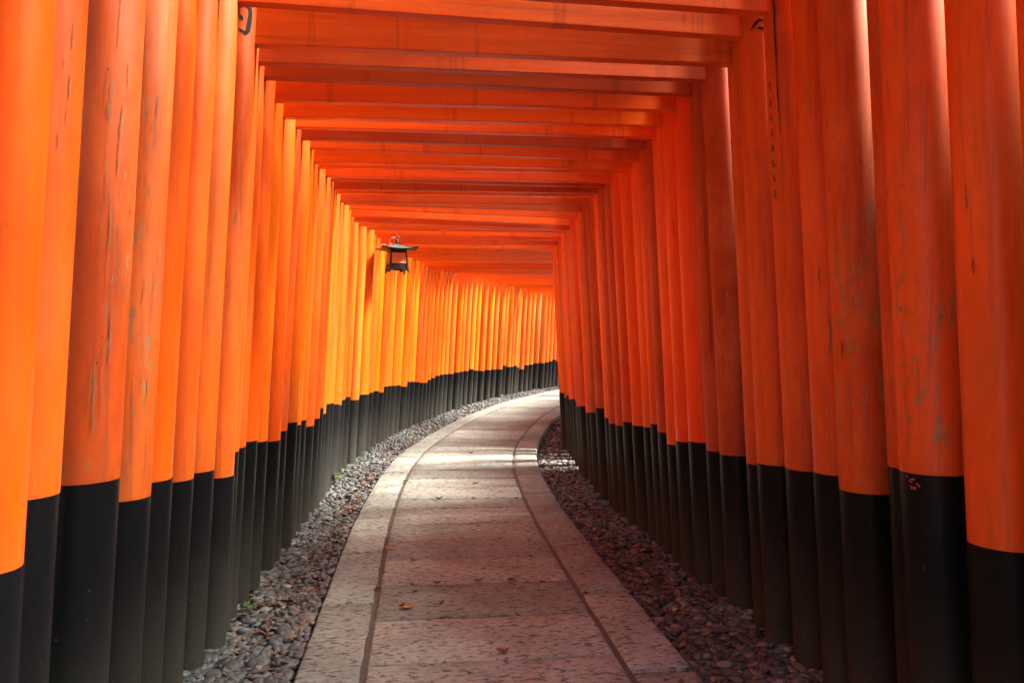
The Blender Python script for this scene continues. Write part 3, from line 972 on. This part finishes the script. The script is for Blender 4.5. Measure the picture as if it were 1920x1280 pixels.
def pile(name, label, spec, mat, seed, zbase):
    """one mesh of many rounded pebbles; spec: list of (q0, q1, off0, off1, count, subdivisions, size)"""
    rs = np.random.RandomState(seed)
    VV, FF, base = [], [], 0
    for q0, q1, o0, o1, cnt, sub, size in spec:
        v, f = ico(sub)
        q_ = rs.uniform(q0, q1, cnt); o_ = rs.uniform(o0, o1, cnt)
        x = np.interp(q_, CQ, CA[:, 0]); y = np.interp(q_, CQ, CA[:, 1])
        tx = np.interp(q_, CQ, CT[:, 0]); ty = np.interp(q_, CQ, CT[:, 1])
        cx, cy = x + o_ * ty, y - o_ * tx
        sc = size * np.exp(rs.normal(0, .26, cnt))
        a_ = rs.uniform(.85, 1.25, cnt) * sc; b_ = rs.uniform(.6, .9, cnt) * sc; c_ = rs.uniform(.34, .55, cnt) * sc
        yaw = rs.uniform(0, 6.28, cnt); tl = rs.normal(0, .22, cnt); tr = rs.normal(0, .22, cnt)
        bz = zbase + rs.uniform(-.006, .018, cnt) + np.abs(np.sin(q_ * 3.1 + o_ * 5)) * .006
        P = v[None] * np.stack([a_, b_, c_], 1)[:, None]
        P = P * (1 + .12 * np.sin(v[None] * rs.uniform(1.5, 3, (cnt, 1, 3)) + rs.uniform(0, 6, (cnt, 1, 3))).sum(2, keepdims=True) / 2)
        ct, stt = np.cos(tl)[:, None], np.sin(tl)[:, None]
        X_, Y_, Z_ = P[..., 0], P[..., 1], P[..., 2]
        Y_, Z_ = Y_ * ct - Z_ * stt, Y_ * stt + Z_ * ct
        ct, stt = np.cos(tr)[:, None], np.sin(tr)[:, None]
        X_, Z_ = X_ * ct - Z_ * stt, X_ * stt + Z_ * ct
        ct, stt = np.cos(yaw)[:, None], np.sin(yaw)[:, None]
        X_, Y_ = X_ * ct - Y_ * stt, X_ * stt + Y_ * ct
        VV.append(np.stack([X_ + cx[:, None], Y_ + cy[:, None], Z_ + bz[:, None]], 2).reshape(-1, 3))
        FF.append((f[None] + (np.arange(cnt) * len(v))[:, None, None] + base).reshape(-1, 3))
        base += cnt * len(v)
    V, F = np.concatenate(VV), np.concatenate(FF)
    me = bpy.data.meshes.new(name)
    me.vertices.add(len(V)); me.vertices.foreach_set('co', V.astype(np.float32).ravel())
    me.loops.add(F.size); me.loops.foreach_set('vertex_index', F.astype(np.int32).ravel())
    me.polygons.add(len(F))
    me.polygons.foreach_set('loop_start', np.arange(len(F), dtype=np.int32) * 3)
    me.polygons.foreach_set('use_smooth', np.ones(len(F), dtype=bool))
    me.update(); me.validate()
    o = link(name, me, mat)
    return tag(o, label, 'pebbles', kind='stuff')


pile('pebbles', 'blue-grey rounded pebbles filling the strip left of the path', [
    (2.2, 6.5, -.80, -1.36, 5600, 2, .0235), (6.5, 12, -.80, -1.45, 5000, 1, .025), (12, 25, -.80, -1.55, 5200, 1, .034)], PEBBLE, 1, ZL + .012)
pile('pebbles', 'dark brown-grey pebbles filling the strip right of the path', [
    (2.2, 6.5, .80, 1.42, 5600, 2, .0235), (6.5, 12, .80, 1.36, 5000, 1, .025), (12, 25, .80, 1.34, 2200, 1, .036)], PEBBLE_R, 2, ZR + .012)


# ------------------------------------------------------------------ leaves
def leaf_geo(rng, L_, W_, curl):
    n = 6
    vs, fs = [], []
    for k in range(n + 1):
        t = k / n
        w_ = W_ * (math.sin(math.pi * t ** .8) ** .8) * .5 + .0006
        x = (t - .5) * L_
        zc = curl * ((t - .5) ** 2) * 4 * L_ * .35
        vs += [(x, -w_, zc + abs(w_) * .5 * rng.uniform(.6, 1.1)), (x, 0, zc), (x, w_, zc + abs(w_) * .5 * rng.uniform(.6, 1.1))]
    for k in range(n):
        fs += [(k * 3, k * 3 + 1, k * 3 + 4, k * 3 + 3), (k * 3 + 1, k * 3 + 2, k * 3 + 5, k * 3 + 4)]
    return vs, fs


def litter(name, label, spots, seed):
    rng = random.Random(seed)
    mb = MB()
    for q0, q1, o0, o1, cnt, z in spots:
        for _ in range(cnt):
            q_, o_ = rng.uniform(q0, q1), rng.triangular(o0, o1, o0 + (o1 - o0) * .15)
            L_ = rng.uniform(.025, .062)
            vs, fs = leaf_geo(rng, L_, L_ * rng.uniform(.3, .55), rng.uniform(-.3, .9))
            M = Matrix.Translation(pt(q_, o_, z + rng.uniform(.0, .012))) @ Matrix.Rotation(rng.uniform(0, 6.28), 4, 'Z') @ \
                Matrix.Rotation(rng.gauss(0, .3), 4, 'X') @ Matrix.Rotation(rng.gauss(0, .25), 4, 'Y')
            mb.add([M @ Vector(v) for v in vs], fs)
    me = bpy.data.meshes.new(name); me.from_pydata(mb.v, [], mb.f)
    me.polygons.foreach_set('use_smooth', [True] * len(mb.f))
    return tag(link(name, me, LEAF), label, 'leaf litter', kind='stuff')


litter('leaf_litter', 'brown and tan dead leaves scattered over the pebbles left of the path', [
    (3.6, 5.2, -.80, -1.10, 210, ZL + .03), (5.2, 7.4, -.80, -1.0, 230, ZL + .03), (3.9, 4.6, -.85, -1.35, 70, ZL + .035),
    (2.6, 3.6, -.82, -1.2, 26, ZL + .035), (7.4, 10.5, -.80, -1.05, 120, ZL + .03), (10.5, 20, -.8, -1.3, 120, ZL + .03)], 4)
litter('leaf_litter', 'dark brown and rust dead leaves scattered over the pebbles right of the path', [
    (2.8, 5.0, .80, 1.3, 260, ZR + .034), (5.0, 8.0, .80, 1.25, 520, ZR + .032), (8.0, 12.0, .80, 1.2, 500, ZR + .03)], 5)


def px(x, y, z=0.0, ch=1.3):
    """place on the path surface (metres) as surveyed from a standing point"""
    Y_ = (ch - z) * 1500 / (y - 638)
    return Vector(((x - 960) * Y_ / 1500, Y_, z))


PATH_LEAVES = [
    (-.181, 4.31, LEAF_RED, .052, 'curled rust leaf on the path, near the centre line, farthest of the large ones', 20),
    (-.003, 4.34, LEAF_TAN, .058, 'pale tan oval leaf lying on a slab joint beside a bright orange leaf', 70),
    (.165, 4.31, LEAF_ORANGE, .042, 'bright orange leaf lying on a slab joint right of the pale tan leaf', 40),
    (-.535, 3.92, LEAF_RED, .036, 'small red-brown leaf standing on edge left of the path centre', 110),
    (-.500, 3.87, LEAF_ORANGE, .060, 'long orange-brown leaf lying beside the small red-brown one', 15),
    (-.348, 3.96, LEAF_RED, .032, 'small rust leaf right of the long orange-brown one', 60),
    (-.038, 3.33, LEAF_RED, .050, 'brown curled leaf nearest the camera, touching a slab joint', 10),
    (-.760, 4.97, LEAF_ORANGE, .050, 'orange leaf in the groove of the left edging stones', 5),
    (-.70, 4.20, LEAF_RED, .045, 'rust leaf wedged in the left groove nearer the camera', 80),
    (-.40, 4.27, LEAF_DARK, .036, 'dark leaf left of the path centre on a slab joint', 30),
    (-.50, 4.13, LEAF_DARK, .030, 'tiny dark leaf just in front of the dark one on the joint', 0),
    (-.60, 6.55, LEAF_DARK, .06, 'dark leaf on the pale slabs near the left groove before the lit band', 30),
    (-.33, 7.25, LEAF_DARK, .05, 'small dark leaf near the centre of the pale lit slabs', 0),
    (-.98, 7.35, LEAF_DARK, .06, 'dark leaf on the slab beside the left groove beyond the others', 45),
    (-.47, 9.20, LEAF_DARK, .06, 'small dark leaf in the brightest band of light', 15),
    (.41, 5.22, LEAF_ORANGE, .045, 'orange-brown leaf caught in the right groove', 50),
]
for x, y, m, L_, lab, yaw in PATH_LEAVES:
    rng = random.Random(int((x + 5) * 1000))
    L_ *= 1.25
    vs, fs = leaf_geo(rng, L_, L_ * .55, .8)
    mb = MB(); mb.add(vs, fs)
    o = mb.build('fallen_leaf', m, smooth=True, loc=(x, y, .004))
    o.rotation_euler = (rng.uniform(-.15, .15), rng.uniform(-.1, .1), R(yaw))
    tag(o, lab, 'leaf', 'fallen leaves on the path')


# ------------------------------------------------------------------ weeds and a twig
def weed(loc, h, n, label, seed):
    rng = random.Random(seed)
    root = empty('weed', loc, label, 'weed', 'weeds at the pillar feet')
    st, lf = MB(), MB()
    for k in range(n):
        a_ = rng.uniform(0, 6.28); lean = rng.uniform(.1, .6)
        tip = Vector((math.cos(a_) * lean * h, math.sin(a_) * lean * h, h * rng.uniform(.6, 1)))
        mid = tip * .5 + Vector((0, 0, h * .12))
        st.tube([(0, 0, -.01), mid, tip], [.0016, .0013, .0008], 5)
        for p_, s_ in ((mid, .7), (tip, 1), (tip * .78, .8), (mid * .7, .6)):
            vs, fs = leaf_geo(rng, h * .34 * s_, h * .17 * s_, .4)
            M = Matrix.Translation(p_) @ Matrix.Rotation(rng.uniform(0, 6.28), 4, 'Z') @ Matrix.Rotation(rng.uniform(-.7, .3), 4, 'Y')
            lf.add([M @ Vector(v) for v in vs], fs)
    st.build('stem', GREEN, root, smooth=True)
    lf.build('leaves', GREEN, root, smooth=True)
    return root


weed(pt(7.45, -1.14, ZL + .03), .14, 4, 'tallest bright green weed growing against the left pillar feet', 1)
weed(pt(4.05, -1.13, ZL + .03), .07, 5, 'small green sprig at the left pillar feet nearest the camera', 2)
weed(pt(15.2, -1.22, ZL + .03), .12, 6, 'bushy green weed at the left pillar feet farthest along the bend', 3)
weed(pt(9.0, -1.15, ZL + .03), .08, 4, 'low weed at the left pillar feet just past the tallest one', 4)
tw = MB()
tw.tube([pt(4.05, 1.20, -.05), pt(4.0, 1.17, .03), pt(3.97, 1.22, .075), pt(3.98, 1.29, .05)], [.003, .0026, .002, .001], 6)
tag(tw.build('twig', TWIG, smooth=True), 'thin curved brown twig sticking up by the right pillar feet', 'twig')


# ------------------------------------------------------------------ hanging lantern
def lantern():
    IRON = simple('dark_bronze', (.030, .026, .022), .45, .5, .5, 40)
    PATINA = simple('bronze_patina', (.060, .080, .062), .5, .35, .4, 25)
    PANEL = simple('panel_backing', (.78, .36, .14), .55, n=.15, scale=30)
    TRIM = simple('pink_brass_trim', (.50, .30, .18), .4, .4)
    WIRE = simple('white_cable', (.42, .36, .33), .4)
    nuki_z = 2.51
    c = Vector((-1.30, 9.05, 0))
    root = empty('hanging_lantern', (c.x, c.y, 2.06), 'small dark bronze lantern with green roof hanging under a beam at left', 'lantern')
    root.rotation_euler = (0, 0, R(20))

    def frustum(mb, z0, a0, z1, a1, t=None):
        vs = [(sx * a_, sy * a_, z) for z, a_ in ((z0, a0), (z1, a1)) for sx, sy in ((-1, -1), (1, -1), (1, 1), (-1, 1))]
        mb.add(vs, [(0, 3, 2, 1), (4, 5, 6, 7)] + [(k, (k + 1) % 4, 4 + (k + 1) % 4, 4 + k) for k in range(4)])
    # roof: four curved slopes with upturned corners, closed below
    rb = MB()
    n = 10
    def roof_z(u, v, th=0):
        m = max(abs(u), abs(v)); corner = (abs(u) * abs(v)) ** 2
        return .262 + .075 * (1 - m) ** 1.25 + .026 * corner - th
    top, bot = [], []
    for j in range(n + 1):
        for i in range(n + 1):
            u, v = -1 + 2 * i / n, -1 + 2 * j / n
            s_ = .205
            top.append((u * s_, v * s_, roof_z(u, v)))
            bot.append((u * s_ * .985, v * s_ * .985, roof_z(u, v, .007) if max(abs(u), abs(v)) > .7 else .258))
    fs = [(j * (n + 1) + i, j * (n + 1) + i + 1, (j + 1) * (n + 1) + i + 1, (j + 1) * (n + 1) + i) for j in range(n) for i in range(n)]
    rb.add(top, fs)
    b0 = len(top)
    rb.add(bot, [f[::-1] for f in fs], 1)
    rim = [i for i in range(n + 1)] + [j * (n + 1) + n for j in range(1, n + 1)] + [n * (n + 1) + i for i in range(n - 1, -1, -1)] + [j * (n + 1) for j in range(n - 1, 0, -1)]
    b_ = len(rb.v)
    rb.v += []
    rb.f += [(rim[k], b0 + rim[k], b0 + rim[(k + 1) % len(rim)], rim[(k + 1) % len(rim)]) for k in range(len(rim))]
    rb.m += [1] * len(rim)
    roof = rb.build('roof', [PATINA, IRON], root)
    # ridges
    rg = MB()
    for sx, sy in ((1, 1), (1, -1), (-1, 1), (-1, -1)):
        rg.tube([(sx * .205 * t, sy * .205 * t, roof_z(t, t) + .002) for t in (.03, .3, .55, .8, 1.0)], [.004, .004, .004, .0045, .005], 6)
    rg.build('roof_ridge', IRON, roof, smooth=True)
    fb = MB()
    fb.tube([(0, 0, .33), (0, 0, .338), (0, 0, .350), (0, 0, .362), (0, 0, .378), (0, 0, .385)], [.016, .026, .012, .019, .014, .003], 12)
    fb.build('finial', IRON, roof, smooth=True)
    hb = MB()
    hb.tube([(math.cos(t) * .024, 0, .400 + math.sin(t) * .024) for t in [k * math.pi / 8 for k in range(17)]], .0038, 6)
    hb.tube([(0, 0, .418), (0, 0, nuki_z - 2.06 + .002)], .004, 6)
    hb.build('hanging_ring', simple('red_iron', (.06, .022, .015), .5), root, smooth=True)
    cb = MB()
    cb.tube([(-.06, 0, .318), (-.083, 0, .335), (-.090, 0, .362), (-.078, 0, .388), (-.052, 0, .400), (-.024, 0, .405)], .0032, 6)
    cb.build('cable', WIRE, root, smooth=True)
    # body: neck plate, four posts, bottom tray, cornice
    bb = MB()
    frustum(bb, .226, .108, .258, .116)
    frustum(bb, .062, .126, .074, .130)
    frustum(bb, .072, .122, .102, .119)
    for sx, sy in ((1, 1), (1, -1), (-1, 1), (-1, -1)):
        vs = []
        for z, a_, t_ in ((.0, .136, .012), (.06, .126, .011), (.23, .108, .009)):
            vs += [(sx * a_ + dx * t_, sy * a_ + dy * t_, z) for dx, dy in ((-1, -1), (1, -1), (1, 1), (-1, 1))]
        bb.add(vs, [(0, 3, 2, 1), (8, 9, 10, 11)] + [(j * 4 + k, j * 4 + (k + 1) % 4, (j + 1) * 4 + (k + 1) % 4, (j + 1) * 4 + k) for j in range(2) for k in range(4)])
    # scalloped apron between the feet
    for k in range(4):
        M = Matrix.Rotation(k * math.pi / 2, 4, 'Z')
        for u in (-.09, -.045, 0, .045, .09):
            bb.box((u, -.128, .052 - .008 * (abs(u) > .06)), (.044, .006, .026 + .016 * (abs(u) > .06)), M)
    K = .80
    bb.v = [(x * K, y * K, z) for x, y, z in bb.v]
    bb.build('frame', IRON, root)
    for k in range(4):
        M = Matrix.Rotation(k * math.pi / 2, 4, 'Z') @ Matrix.Translation((0, -.0895, .164)) @ Matrix.Rotation(R(-4.5), 4, 'X')
        wb = MB(); wb.box((0, 0, 0), (.160, .004, .122), M)
        wo = wb.build('window_panel', PANEL, root)
        tb = MB()
        for z in (-.056, .056): tb.box((0, -.004, z), (.160, .006, .009), M)
        for x in (-.075, .075): tb.box((x, -.004, 0), (.009, .0055, .103), M)
        for z in (-.030, -.012, .006, .024):
            for x in (-.053, .053): tb.box((x, -.0035, z), (.034, .004, .004), M)
        tb.build('trim', TRIM, wo)
        ob = MB()
        ring = [M @ Vector((math.cos(t) * .034, -.006, math.sin(t) * .044)) for t in [i * math.pi / 10 for i in range(21)]]
        ob.tube(ring, .004, 6)
        ob.tube([M @ Vector(p) for p in ((0, -.006, .030), (-.012, -.006, .005), (-.008, -.006, -.018), (.008, -.006, -.018), (.012, -.006, .005), (0, -.006, .030))], .003, 6)
        ob.build('emblem', simple('gilt', (.72, .34, .08), .4, .4), wo, smooth=True)


lantern()


# ------------------------------------------------------------------ unseen trees and hedges added outside the tunnel to block light
def sky_block_tree(x, y, h, cr, n, label, seed, zb=-.2):
    rng = random.Random(seed)
    BARK = bpy.data.materials.get('cedar_bark') or simple('cedar_bark', (.075, .048, .034), .9, n=.4, scale=12)
    FOL = bpy.data.materials.get('foliage') or island_mat('foliage', [(0, (.030, .055, .014)), (.5, (.050, .085, .022)), (1, (.085, .120, .035))], .6)
    root = empty('sky_block_tree', (x, y, zb), label, 'tree', 'added sky-blocking trees beside the gate tunnel')
    tb = MB()
    bend = [rng.uniform(-.25, .25) for _ in range(2)]
    pts = [(bend[0] * (k / 8) ** 2, bend[1] * (k / 8) ** 2, h * k / 8) for k in range(9)]
    tb.tube(pts, [.24 * (1 - k / 9) + .02 + (.10 if k == 0 else 0) for k in range(9)], 12)
    tips = []
    for k in range(26):
        t = rng.uniform(.35, .97); z = h * t
        a_ = rng.uniform(0, 6.28); L_ = cr * (1.15 - t) * rng.uniform(.8, 1.25) + .5
        p0 = Vector((bend[0] * t * t, bend[1] * t * t, z))
        p1 = p0 + Vector((math.cos(a_) * L_, math.sin(a_) * L_, L_ * rng.uniform(-.05, .35)))
        tb.tube([p0, (p0 + p1) / 2 + Vector((0, 0, .12 * L_)), p1], [.05, .032, .01], 6)
        tips += [p0.lerp(p1, u) for u in (.45, .7, .9, 1.0)]
    tb.build('trunk', BARK, root, smooth=True)
    vs, fs = [], []
    for k in range(n):
        c = rng.choice(tips) + Vector((rng.gauss(0, .38), rng.gauss(0, .38), rng.gauss(0, .26)))
        u = Vector((rng.gauss(0, 1), rng.gauss(0, 1), rng.gauss(0, .5))).normalized()
        w_ = u.cross(Vector((rng.gauss(0, 1), rng.gauss(0, 1), rng.gauss(0, 1)))).normalized()
        s_ = rng.uniform(.05, .10)
        b = len(vs)
        vs += [c - u * s_, c + w_ * s_ * .45, c + u * s_, c - w_ * s_ * .45]
        fs.append((b, b + 1, b + 2, b + 3))
    me = bpy.data.meshes.new('crown'); me.from_pydata([tuple(v) for v in vs], [], fs)
    link('crown', me, FOL, root)


def hedge(q0, q1, off, width, h, label, seed):  # added unseen screen; its height and gaps shape the sun
    rs = np.random.RandomState(seed)
    FOL = bpy.data.materials.get('foliage') or island_mat('foliage', [(0, (.030, .055, .014)), (.5, (.050, .085, .022)), (1, (.085, .120, .035))], .6)
    root = empty('sun_block_hedge', pt((q0 + q1) / 2, off, -.13), label, 'hedge')
    org = root.location
    prof = [(-.5, 0), (-.52, .3), (-.46, .7), (-.30, .93), (0, 1.0), (.30, .93), (.46, .7), (.52, .3), (.5, 0)]
    vs, P = [], []
    qs = np.arange(q0, q1 + .01, .35)
    for q in qs:
        hh = h * (1 + .05 * math.sin(q * 1.7) + rs.uniform(-.03, .03))
        for a_, b_ in prof:
            p_ = pt(q, off + a_ * width * rs.uniform(.84, 1.0), -.13 + b_ * hh) - org
            vs.append(p_)
    n = len(prof)
    fs = [(j * n + k, (j + 1) * n + k, (j + 1) * n + k + 1, j * n + k + 1) for j in range(len(qs) - 1) for k in range(n - 1)]
    fs += [tuple(range(n)), tuple(range((len(qs) - 1) * n, len(qs) * n))[::-1]]
    mb = MB(); mb.add(vs, fs)
    mb.build('solid_core', simple('hedge_core', (.020, .026, .012), .9, n=.4, scale=10), root)
    lv, lf = [], []
    for k in range(int((q1 - q0) * h * 260)):
        j = rs.randint(0, len(qs) - 1); m = rs.randint(0, n - 1)
        a_, b_, c_ = vs[j * n + m], vs[(j + 1) * n + m], vs[j * n + m + 1]
        c = a_ + (b_ - a_) * rs.rand() + (c_ - a_) * rs.rand() + Vector(rs.normal(0, .05, 3))
        u = Vector(rs.normal(0, 1, 3)).normalized(); w_ = u.cross(Vector(rs.normal(0, 1, 3))).normalized()
        s_ = rs.uniform(.03, .06); b = len(lv)
        lv += [tuple(c - u * s_), tuple(c + w_ * s_ * .5), tuple(c + u * s_), tuple(c - w_ * s_ * .5)]
        lf.append((b, b + 1, b + 2, b + 3))
    me = bpy.data.meshes.new('foliage'); me.from_pydata(lv, [], lf)
    link('foliage', me, FOL, root)


hedge(-7, 6.2, 3.1, 1.3, 4.15, 'tall clipped evergreen hedge added out of view to block sun, right of the tunnel', 31)
hedge(6.0, 8.85, 3.1, 1.2, 3.4, 'middle length of evergreen hedge added out of view to block sun, lower than the tall one', 32)
hedge(9.7, 19.0, 3.1, 1.2, 3.5, 'lowest evergreen hedge added out of view to block sun, right of the bend', 33)
for x, y, h, cr, n, lab, sd, zb in (
        (-4.6, .8, 8.5, 3.2, 9000, 'tall evergreen tree added out of view to block the sky, on the bank left of the camera', 13, 1.2),
        (-5.0, 5.6, 8.5, 3.0, 7000, 'slimmer evergreen tree added out of view to block the sky, on the bank left of the tunnel', 14, 1.4)):
    sky_block_tree(x, y, h, cr, n, lab, sd, zb)
